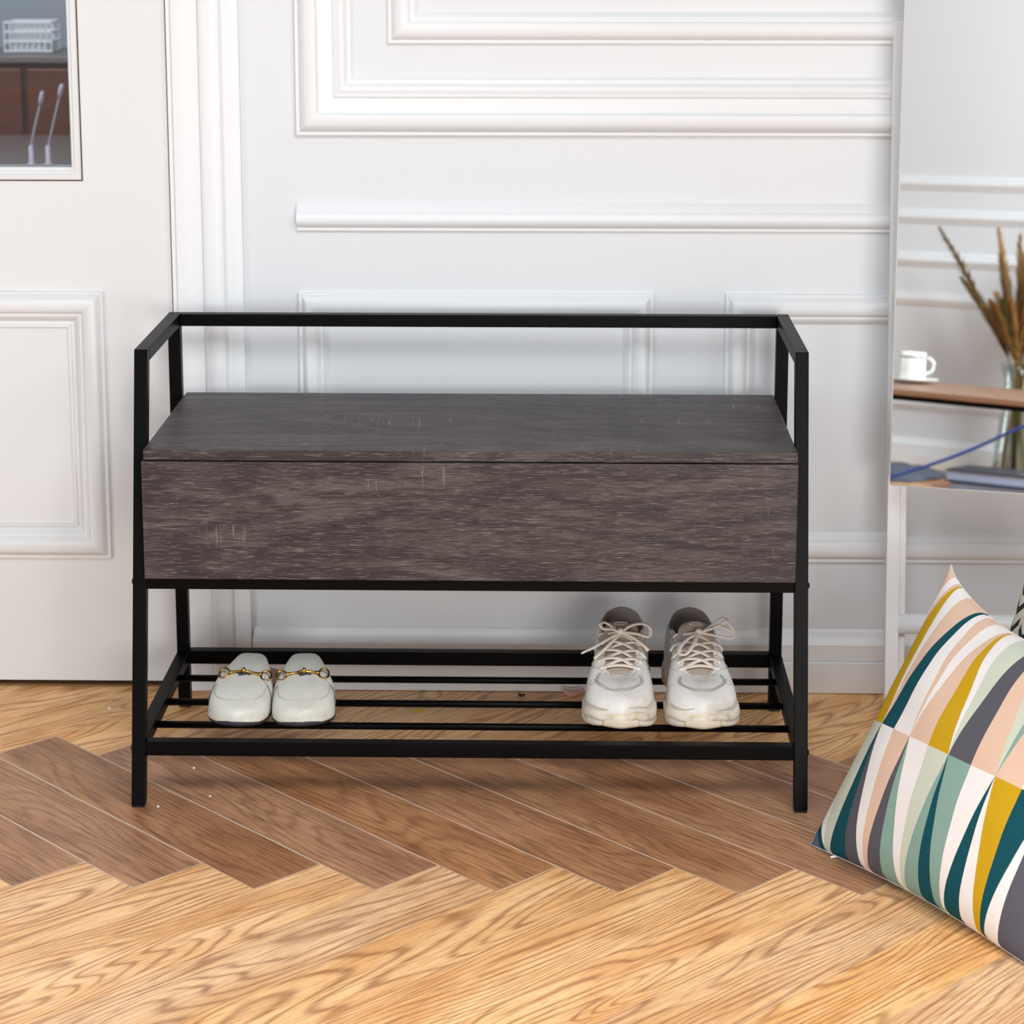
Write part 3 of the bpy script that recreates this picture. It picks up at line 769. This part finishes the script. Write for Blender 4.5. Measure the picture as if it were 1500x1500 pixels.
petal((-.3945, .392, 0), .0035, .002, M_walnut2, 'dried_leaf_crumb', 'tiny dark crumb on the floor left of the loafers', 'debris', .002, .0)
for x, y, s_ in ((-.614, .4109, .0028), (-.432, .155, .002), (-.461, .004, .002), (.592, -.05, .0025), (-.39, .045, .0018)):
    b = MB().lathe([(0, 0), (s_, 0), (s_*.8, s_*.6), (0, s_*.8)], (x, y, .0), 7)
    lab = {-.614: 'white speck on the light floor between door and bench', -.432: 'white speck behind the bench front leg', -.461: 'white speck beside the left front foot', .592: 'white speck between the right front foot and the cushion', -.39: 'white speck right of the left front foot'}[x]
    tag(b.build('paint_fleck', M_wire), lab, 'debris')

# ------------------------------------------------------------------ standing mirror
mi_yaw, mi_lean, mi_roll = [math.radians(a) for a in (16.1162, 4.5, 0.5907)]
u0 = Vector((math.cos(mi_yaw), -math.sin(mi_yaw), 0)); bk0 = Vector((math.sin(mi_yaw), math.cos(mi_yaw), 0))
up0 = Vector((0, 0, 1))*math.cos(mi_lean)+bk0*math.sin(mi_lean)
mu = u0*math.cos(mi_roll)+up0*math.sin(mi_roll); mv = -u0*math.sin(mi_roll)+up0*math.cos(mi_roll); mn = mu.cross(mv)   # points to the room
MP = Vector((0.6556, 0.33, 0.4129)); MW, MH = 0.44, 1.25
mr = empty('standing_mirror', (0.86, 0.42, 0), 'tall frameless mirror on a white ladder-like wooden stand leaning on the wall', 'mirror')
M_mirror = mat('mirror_glass', (0.93, 0.95, 0.945, 1), 0.0, 1.0)
M_white = mat('white_lacquer', (0.84, 0.84, 0.835, 1), 0.35)
def mplate(name, a0, a1, b0, b1, d0, d1, m, rc=.004, **kw):
    pts = []
    for cx, cy, a in ((a0+rc, b0+rc, PI), (a1-rc, b0+rc, 1.5*PI), (a1-rc, b1-rc, 0), (a0+rc, b1-rc, .5*PI)):
        for k in range(7): pts.append((cx+rc*math.cos(a+PI/2*k/6), cy+rc*math.sin(a+PI/2*k/6)))
    n_ = len(pts); b = MB()
    rows = [[tuple(MP+mu*x+mv*y+mn*d) for x, y in pts] for d in (d0, d1)]
    b.grid(rows, True); b.f.append(list(range(n_))[::-1]); b.f.append([n_+k for k in range(n_)])
    return b.build(name, m, mr, **kw)
mplate('backing_board', -.0022, MW+.002, -.0022, MH, -.016, -.0042, M_white)
mplate('mirror_glass', 0, MW, 0, MH, -.004, 0, M_mirror)
def post(x0, x1, name, y0=.3625, z1=1.133, d=.020):
    k = .113
    f = lambda z: y0+k*z
    MB().hexa([(x0, f(0), 0), (x1, f(0), 0), (x1, f(0)+d, 0), (x0, f(0)+d, 0), (x0, f(z1), z1), (x1, f(z1), z1), (x1, f(z1)+d, z1), (x0, f(z1)+d, z1)]).build(name, M_white, mr, bevel=.0015)
post(.6632, .6845, 'post'); post(1.06, 1.0813, 'post')
post(.6847, .6965, 'post_batten', y0=.3765, d=.012, z1=1.0)
for z in (.163, .56, .95):
    y = .3625+.113*z+.010
    MB().tube([(.683, y, z), (1.062, y, z)], .0165, 20).build('rung', M_white, mr, smooth=True)

# ------------------------------------------------------------------ cushions
FAB = dict(w=(236, 230, 226), p=(222, 188, 164), m=(198, 156, 20), t=(6, 74, 84), g=(88, 86, 94), s=(202, 206, 188), n=(134, 164, 152))
def fabric(m):
    t = NT(m); uv = t.node('ShaderNodeUVMap', uv_map='st').outputs[0]
    wv = t.node('ShaderNodeTexWave'); t.l.new(uv, wv.inputs[0]); wv.inputs['Scale'].default_value = 150; wv.bands_direction = 'X'
    wv2 = t.node('ShaderNodeTexWave'); t.l.new(uv, wv2.inputs[0]); wv2.inputs['Scale'].default_value = 150; wv2.bands_direction = 'Y'
    h = t.math('MAXIMUM', wv.outputs['Fac'], wv2.outputs['Fac'])
    h = t.math('ADD', h, t.math('MULTIPLY', t.noise(uv, 260, 3), 1.0))
    t.l.new(t.bump(h, 0.35, 0.0007), bs(m).inputs['Normal'])
    return t, uv
def pattern_material():
    m = mat('geometric_fabric', (0.8, 0.8, 0.8, 1), 0.95, 0, Specular_IOR_Level=0.15); t, uv = fabric(m)
    sp = t.node('ShaderNodeSeparateXYZ'); t.l.new(uv, sp.inputs[0]); s_, tt = sp.outputs[0], sp.outputs[1]
    def row(t0, t1, strips):
        tau = t.math('DIVIDE', t.math('SUBTRACT', tt, t0), t1-t0)
        c = lin(FAB[strips[0][0]])
        for col, a, b_ in strips[1:]:
            e = t.math('ADD', a, t.math('MULTIPLY', tau, b_-a))
            c = t.mix(t.math('GREATER_THAN', s_, e), c, lin(FAB[col]))
        return c
    lo = row(0.0, TB, LOWER); hi = row(TB, 1.0, UPPER)
    c = t.mix(t.math('GREATER_THAN', tt, TB), lo, hi)
    ear = t.math('ADD', s_, t.math('MULTIPLY', tt, .8))
    c = t.mix(t.math('LESS_THAN', ear, .082), c, lin(FAB['t']))
    c = t.mix(t.math('LESS_THAN', ear, .055), c, lin((92, 100, 116)))
    mot = t.noise(uv, 420, 2, .8)
    c = t.mix(t.math('MULTIPLY', t.ramp(mot, (.52, .8)), .10), c, (.9, .9, .9, 1))
    c = t.mix(t.math('MULTIPLY', t.ramp(mot, (.48, .2)), .12), c, (.1, .1, .1, 1))
    t.l.new(c, bs(m).inputs['Base Color'])
    return m
TB = 0.44
# (colour, s where the strip starts at the bottom of its row, s where it starts at the top of its row)
LOWER = [('w', 0, 0), ('s', .075, -.02), ('t', .105, .148), ('g', .189, .1485), ('w', .257, .149), ('p', .279, .233), ('g', .294, .3215), ('n', .361, .322), ('w', .434, .3225), ('s', .452, .415),
         ('n', .464, .505), ('t', .533, .5055), ('n', .596, .506), ('w', .626, .598), ('t', .636, .694), ('w', .706, .6945), ('m', .769, .695), ('t', .788, .791), ('w', .800, .888), ('g', .856, .8885), ('p', .97, .93)]
UPPER = [('s', 0, 0), ('p', -.06, -.03), ('w', -.05, .045), ('p', -.03, .075), ('m', -.02, .088), ('w', .148, .094), ('p', .1485, .149), ('t', .149, .238), ('w', .233, .251), ('p', .3215, .273), ('w', .322, .322), ('p', .3225, .386),
         ('m', .417, .392), ('w', .505, .397), ('s', .5055, .453), ('g', .506, .553), ('p', .598, .585), ('s', .6945, .603), ('n', .695, .70), ('p', .6955, .76), ('w', .791, .79), ('t', .888, .83)]
def cushion(name, BL, az, lean, S, m, label, cat, front=.075, back=.055, sag=.145, n=56, skew=(0, 0)):
    a = math.radians(az); l_ = math.radians(lean)
    e = Vector((math.cos(a), -math.sin(a), 0)); bk_ = Vector((math.sin(a), math.cos(a), 0))
    up_ = Vector((0, 0, 1))*math.cos(l_)+bk_*math.sin(l_); nn = -bk_*math.cos(l_)+Vector((0, 0, 1))*math.sin(l_)
    r = empty(name, BL, label, cat)
    O = Vector(BL)
    def P(s_, t_, f):
        q = max(0, 16*s_*(1-s_)*t_*(1-t_))
        h = (front*q**.50 if f > 0 else -back*q**.62)
        pin = .045
        s2_ = s_+pin*math.sin(PI*t_)*(1-2*s_)*(4*(s_-.5)**2)**1.5
        t2_ = t_-sag*math.sin(PI*s_)**.72*t_**3.2+pin*.5*math.sin(PI*s_)*(1-t_)**4
        wr = .0035*noise.noise(Vector((s_*5, t_*7, 1.7 if f > 0 else 4.1)))*min(1, q*3)
        rip = .0028*math.sin(s_*46+1.0)*max(0, t_-.62)**1.2*min(1, q*4)*math.exp(-((s_-.32)/.25)**2)
        v = O+e*(s2_*S)+up_*(t2_*S)+nn*(h+wr+rip)
        if v.z < .0015: v.z = .0015
        return v
    for f, nm in ((1, 'front_cover'), (-1, 'back_cover')):
        par = [0.5-0.5*math.cos(PI*i/n) for i in range(n+1)]
        par = [.55*q+.45*(i/n) for i, q in enumerate(par)]
        me_v = []; me_f = []; uvs = []
        for j in range(n+1):
            for i in range(n+1):
                me_v.append(tuple(P(par[i], par[j], f))); uvs.append((par[i], par[j]))
        for j in range(n):
            for i in range(n):
                q = [j*(n+1)+i, j*(n+1)+i+1, (j+1)*(n+1)+i+1, (j+1)*(n+1)+i]
                me_f.append(q if f > 0 else q[::-1])
        me = bpy.data.meshes.new(nm); me.from_pydata([tuple(Vector(v)-O) for v in me_v], [], me_f)
        ul = me.uv_layers.new(name='st')
        for lp in me.loops: ul.data[lp.index].uv = uvs[lp.vertex_index]
        for p in me.polygons: p.use_smooth = True
        me.materials.append(m if isinstance(m, bpy.types.Material) else m[0 if f > 0 else 1])
        o = bpy.data.objects.new(nm, me); COL.objects.link(o); o.parent = r
    edge = [P(k/40, 0, 1) for k in range(40)]+[P(1, k/40, 1) for k in range(40)]+[P(1-k/40, 1, 1) for k in range(40)]+[P(0, 1-k/40, 1) for k in range(40)]
    MB().tube([tuple(v) for v in edge], .0007, 6, closed=True).build('seam', M_seamfab, r, smooth=True)
    return r, P
M_seamfab = mat('seam_fabric', lin((214, 208, 200)), 0.9)
M_pat = pattern_material()
c1, P1 = cushion('throw_cushion', (0.4912, -0.1183, 0.003), 57.5, 33.4, 0.449, M_pat, 'cushion with geometric wedges in teal, mustard, peach and grey, propped on the floor', 'cushion')
# small zip pull at the lower left corner
MB().tube([(.5290, -.1560, .0045), (.5225, -.1590, .0035), (.5150, -.1600, .0025)], .0018, 8).build('zip_pull', M_wire, c1, smooth=True)
M_bw = mat('cream_black_fabric', lin((226, 220, 206)), 0.9)
t, uv = fabric(M_bw)
sp = t.node('ShaderNodeSeparateXYZ'); t.l.new(uv, sp.inputs[0])
zig = t.math('PINGPONG', t.math('MULTIPLY', sp.outputs[0], 9.0), 0.5)
band = t.math('FRACT', t.math('ADD', t.math('MULTIPLY', sp.outputs[1], 13.0), t.math('MULTIPLY', zig, 1.4)))
st_ = t.math('MULTIPLY', t.math('LESS_THAN', band, .42), t.math('GREATER_THAN', t.math('FRACT', t.math('MULTIPLY', sp.outputs[0], 9.0)), .16))
t.l.new(t.mix(st_, lin((226, 220, 206)), lin((34, 36, 42))), bs(M_bw).inputs['Base Color'])
c2, P2 = cushion('throw_cushion', (0.715, 0.045, 0.003), 57.5, 22, 0.42, M_bw, 'cream cushion with black strokes behind the geometric one, cut by the photo edge', 'cushion', front=.06, back=.05)

# ------------------------------------------------------------------ things the mirror shows
def table():
    r = empty('low_table', (-.62, -2.98, 0), 'low narrow table with brown wood top and thin black frame, reflected in the mirror', 'table')
    M_top = mat('brown_table_wood', lin((140, 108, 84)), 0.45)
    t = NT(M_top); tc = t.node('ShaderNodeTexCoord').outputs['Object']
    t.l.new(t.mix(t.noise(t.map(tc, scale=(3, 40, 40)), 1.0, 3), lin((118, 84, 62)), lin((160, 126, 100))), bs(M_top).inputs['Base Color'])
    a = math.radians(9); ca, sa = math.cos(a), math.sin(a)
    def Q(x, y, z): return (-.62+x*ca-y*sa, -2.98+x*sa+y*ca, z)
    def bx(x0, x1, y0, y1, z0, z1): return MB().hexa([Q(x0, y0, z0), Q(x1, y0, z0), Q(x1, y1, z0), Q(x0, y1, z0), Q(x0, y0, z1), Q(x1, y0, z1), Q(x1, y1, z1), Q(x0, y1, z1)])
    bx(-.60, .48, -.25, .25, .352, .370).build('table_top', M_top, r, bevel=.003)
    for y in (-.245, .235): bx(-.59, .47, y, y+.012, .337, .352).build('frame_bar', M_black, r)
    for x in (-.59, .458): bx(x, x+.012, -.233, .235, .337, .352).build('frame_bar', M_black, r)
    for x in (-.56, .44):
        for y in (-.24, .225): bx(x, x+.012, y, y+.012, 0, .337).build('leg', M_black, r)
    return r
table()
M_cer = mat('white_ceramic', (0.86, 0.87, 0.85, 1), 0.15)
M_green = mat('green_band', lin((92, 122, 104)), 0.25)
mx_, my_ = -.770, -3.10
sa = empty('saucer', (mx_, my_, .3705), 'white saucer under the mug on the reflected low table', 'saucer')
MB().lathe([(0, 0), (.042, 0), (.045, .003), (.078, .013), (.080, .015), (.078, .016), (.046, .007), (0, .006)], (mx_, my_, .3705), 40).build('dish', M_cer, sa, smooth=True)
mg = empty('mug', (mx_-.004, my_, .3780), 'white mug with a green rim band on a saucer, reflected in the mirror', 'mug')
zc = .3780
MB().lathe([(0, 0), (.036, 0), (.040, .004), (.0405, .09), (.039, .0915), (.037, .09), (.036, .008), (0, .006)], (mx_-.004, my_, zc), 40).build('body', M_cer, mg, smooth=True)
MB().lathe([(.0404, .074), (.0411, .0745), (.0411, .0795), (.0404, .080)], (mx_-.004, my_, zc), 40).build('rim_band', M_green, mg, smooth=True)
MB().tube(smooth_pts([(mx_+.034, my_, zc+.070), (mx_+.052, my_, zc+.074), (mx_+.066, my_, zc+.058), (mx_+.060, my_, zc+.034), (mx_+.034, my_, zc+.022)], 6), .0052, 10).build('handle', M_cer, mg, smooth=True)

def vase():
    vx, vy = -.705, -3.86
    r = empty('glass_vase', (vx, vy, 0), 'tall clear glass vase of dried grasses on the floor behind the reflected table', 'vase')
    m = bpy.data.materials.new('clear_glass'); m.use_nodes = True; t = NT(m); t.n.clear()
    out = t.node('ShaderNodeOutputMaterial'); mx = t.node('ShaderNodeMixShader'); a = t.node('ShaderNodeBsdfTransparent'); g = t.node('ShaderNodeBsdfGlossy')
    a.inputs[0].default_value = (.86, .9, .88, 1); g.inputs['Roughness'].default_value = .04
    f = t.node('ShaderNodeLayerWeight'); f.inputs[0].default_value = .35
    t.l.new(f.outputs['Facing'], mx.inputs[0]); t.l.new(a.outputs[0], mx.inputs[1]); t.l.new(g.outputs[0], mx.inputs[2]); t.l.new(mx.outputs[0], out.inputs[0])
    MB().lathe([(0, 0), (.070, 0), (.078, .01), (.070, .12), (.052, .26), (.050, .36), (.062, .42), (.059, .42), (.047, .36), (.049, .26), (.066, .12), (.072, .02), (0, .015)], (vx, vy, 0), 32).build('vase_body', m, r, smooth=True)
    g_ = empty('dried_grass_bunch', (vx, vy, .02), 'bunch of brown dried grass plumes in the glass vase, reflected in the mirror', 'dried plant')
    rnd = random.Random(5)
    cols = [(150, 118, 64), (104, 82, 42), (186, 146, 92), (92, 90, 48), (164, 128, 76)]
    mats_ = [mat('dried_grass', lin(c_), 0.95) for c_ in cols]
    for i in range(52):
        if i == 0: tip = Vector((-.325, -.02, .875))
        elif i == 1: tip = Vector((-.20, .05, .70))
        elif i == 2: tip = Vector((-.10, 0, .88))
        else: tip = Vector((rnd.uniform(-.10, .32), rnd.uniform(-.10, .16), rnd.uniform(.56, .86)))
        a0 = Vector((rnd.uniform(-.05, .05), rnd.uniform(-.04, .04), .03)); nk = Vector((tip.x*.08, tip.y*.08, .38))
        path = smooth_pts([(vx+q.x, vy+q.y, q.z) for q in (a0, nk, nk.lerp(tip, .5)+Vector((0, 0, .03)), tip)], 8)
        mm = mats_[1] if i == 0 else mats_[i % 5]
        stalk = MB().tube(path, .0016, 5).build('stalk', mm, g_, smooth=True)
        pl = MB(); nseg = len(path)
        k0 = int(nseg*.42)
        for k in range(k0, nseg-1):
            u = (k-k0)/(nseg-1-k0); d = (path[k+1]-path[k]).normalized(); side_ = .058*math.sin(PI*min(1, u*.85+.12))**.8*(1-.35*u)
            for _ in range(44):
                an = rnd.uniform(0, 2*PI); o_ = Vector((math.cos(an), math.sin(an), rnd.uniform(-.2, .5)))
                b0 = path[k]+d*rnd.uniform(0, .018); ln = side_*rnd.uniform(.4, 1.1)
                tipq = b0+o_*ln*.55+d*ln*1.3; wv_ = d.cross(o_).normalized()*.0030
                nv = len(pl.v); pl.v += [tuple(b0-wv_), tuple(b0+wv_), tuple(tipq)]; pl.f.append([nv, nv+1, nv+2])
        pl.build('plume', mm, stalk)
vase()
M_bookd = mat('dark_book_cover', lin((44, 48, 60)), 0.5); M_page = mat('book_pages', lin((176, 190, 220)), 0.8); M_bookb = mat('navy_book_cover', lin((60, 74, 100)), 0.5)
def book(x, y, z, w_, d_, h_, rz, m, label):
    r = empty('book', (x, y, z), label, 'book', 'books stacked on the floor under the reflected table')
    ca, sa_ = math.cos(rz), math.sin(rz)
    def Q(a, b_, c_): return (x+a*ca-b_*sa_, y+a*sa_+b_*ca, z+c_)
    def bx(x0, x1, y0, y1, z0, z1): return MB().hexa([Q(x0, y0, z0), Q(x1, y0, z0), Q(x1, y1, z0), Q(x0, y1, z0), Q(x0, y0, z1), Q(x1, y0, z1), Q(x1, y1, z1), Q(x0, y1, z1)])
    bx(-w_/2+.006, w_/2-.006, -d_/2+.004, d_/2-.006, .004, h_-.004).build('pages', M_page, r)
    bx(-w_/2, w_/2, -d_/2, d_/2, h_-.004, h_).build('cover', m, r); bx(-w_/2, w_/2, -d_/2, d_/2, 0, .004).build('cover', m, r)
    bx(-w_/2, w_/2, -d_/2, -d_/2+.004, .004, h_-.004).build('spine', m, r)
book(-.62, -3.56, .0005, .30, .22, .030, .10, M_bookb, 'lower navy book of the floor stack reflected in the mirror')
book(-.645, -3.57, .0310, .30, .21, .040, .02, M_bookd, 'upper dark grey book of the floor stack reflected in the mirror')
# soft grey cloth heap
rows = []
for i in range(15):
    rows.append([(-1.22+.27*(j/16)+.01*math.sin(i*1.3), -3.95+.40*(i/14), .004+.042*(math.sin(PI*i/14)*math.sin(PI*j/16))**.6*(1+.5*noise.noise(Vector((i*.6, j*.5, 0))))) for j in range(17)])
tag(MB().grid(rows).build('blanket', mat('grey_blue_cloth', lin((86, 92, 108)), 0.95), smooth=True, solid=.003, sub=1), 'crumpled grey-blue blanket on the floor, bottom corner of the mirror reflection', 'blanket')
tag(MB().tube(smooth_pts([(-1.30, -3.46, .005), (-1.12, -3.46, .006), (-.97, -3.43, .030), (-.72, -3.40, .130), (-.4686, -3.30, .2474), (-.30, -3.22, .300), (-.22, -3.13, .3325)], 10), .0056, 10).build('cable', mat('blue_cable', lin((52, 88, 190)), 0.4), smooth=True), 'blue cable rising from the floor to the table in the mirror reflection', 'cable')
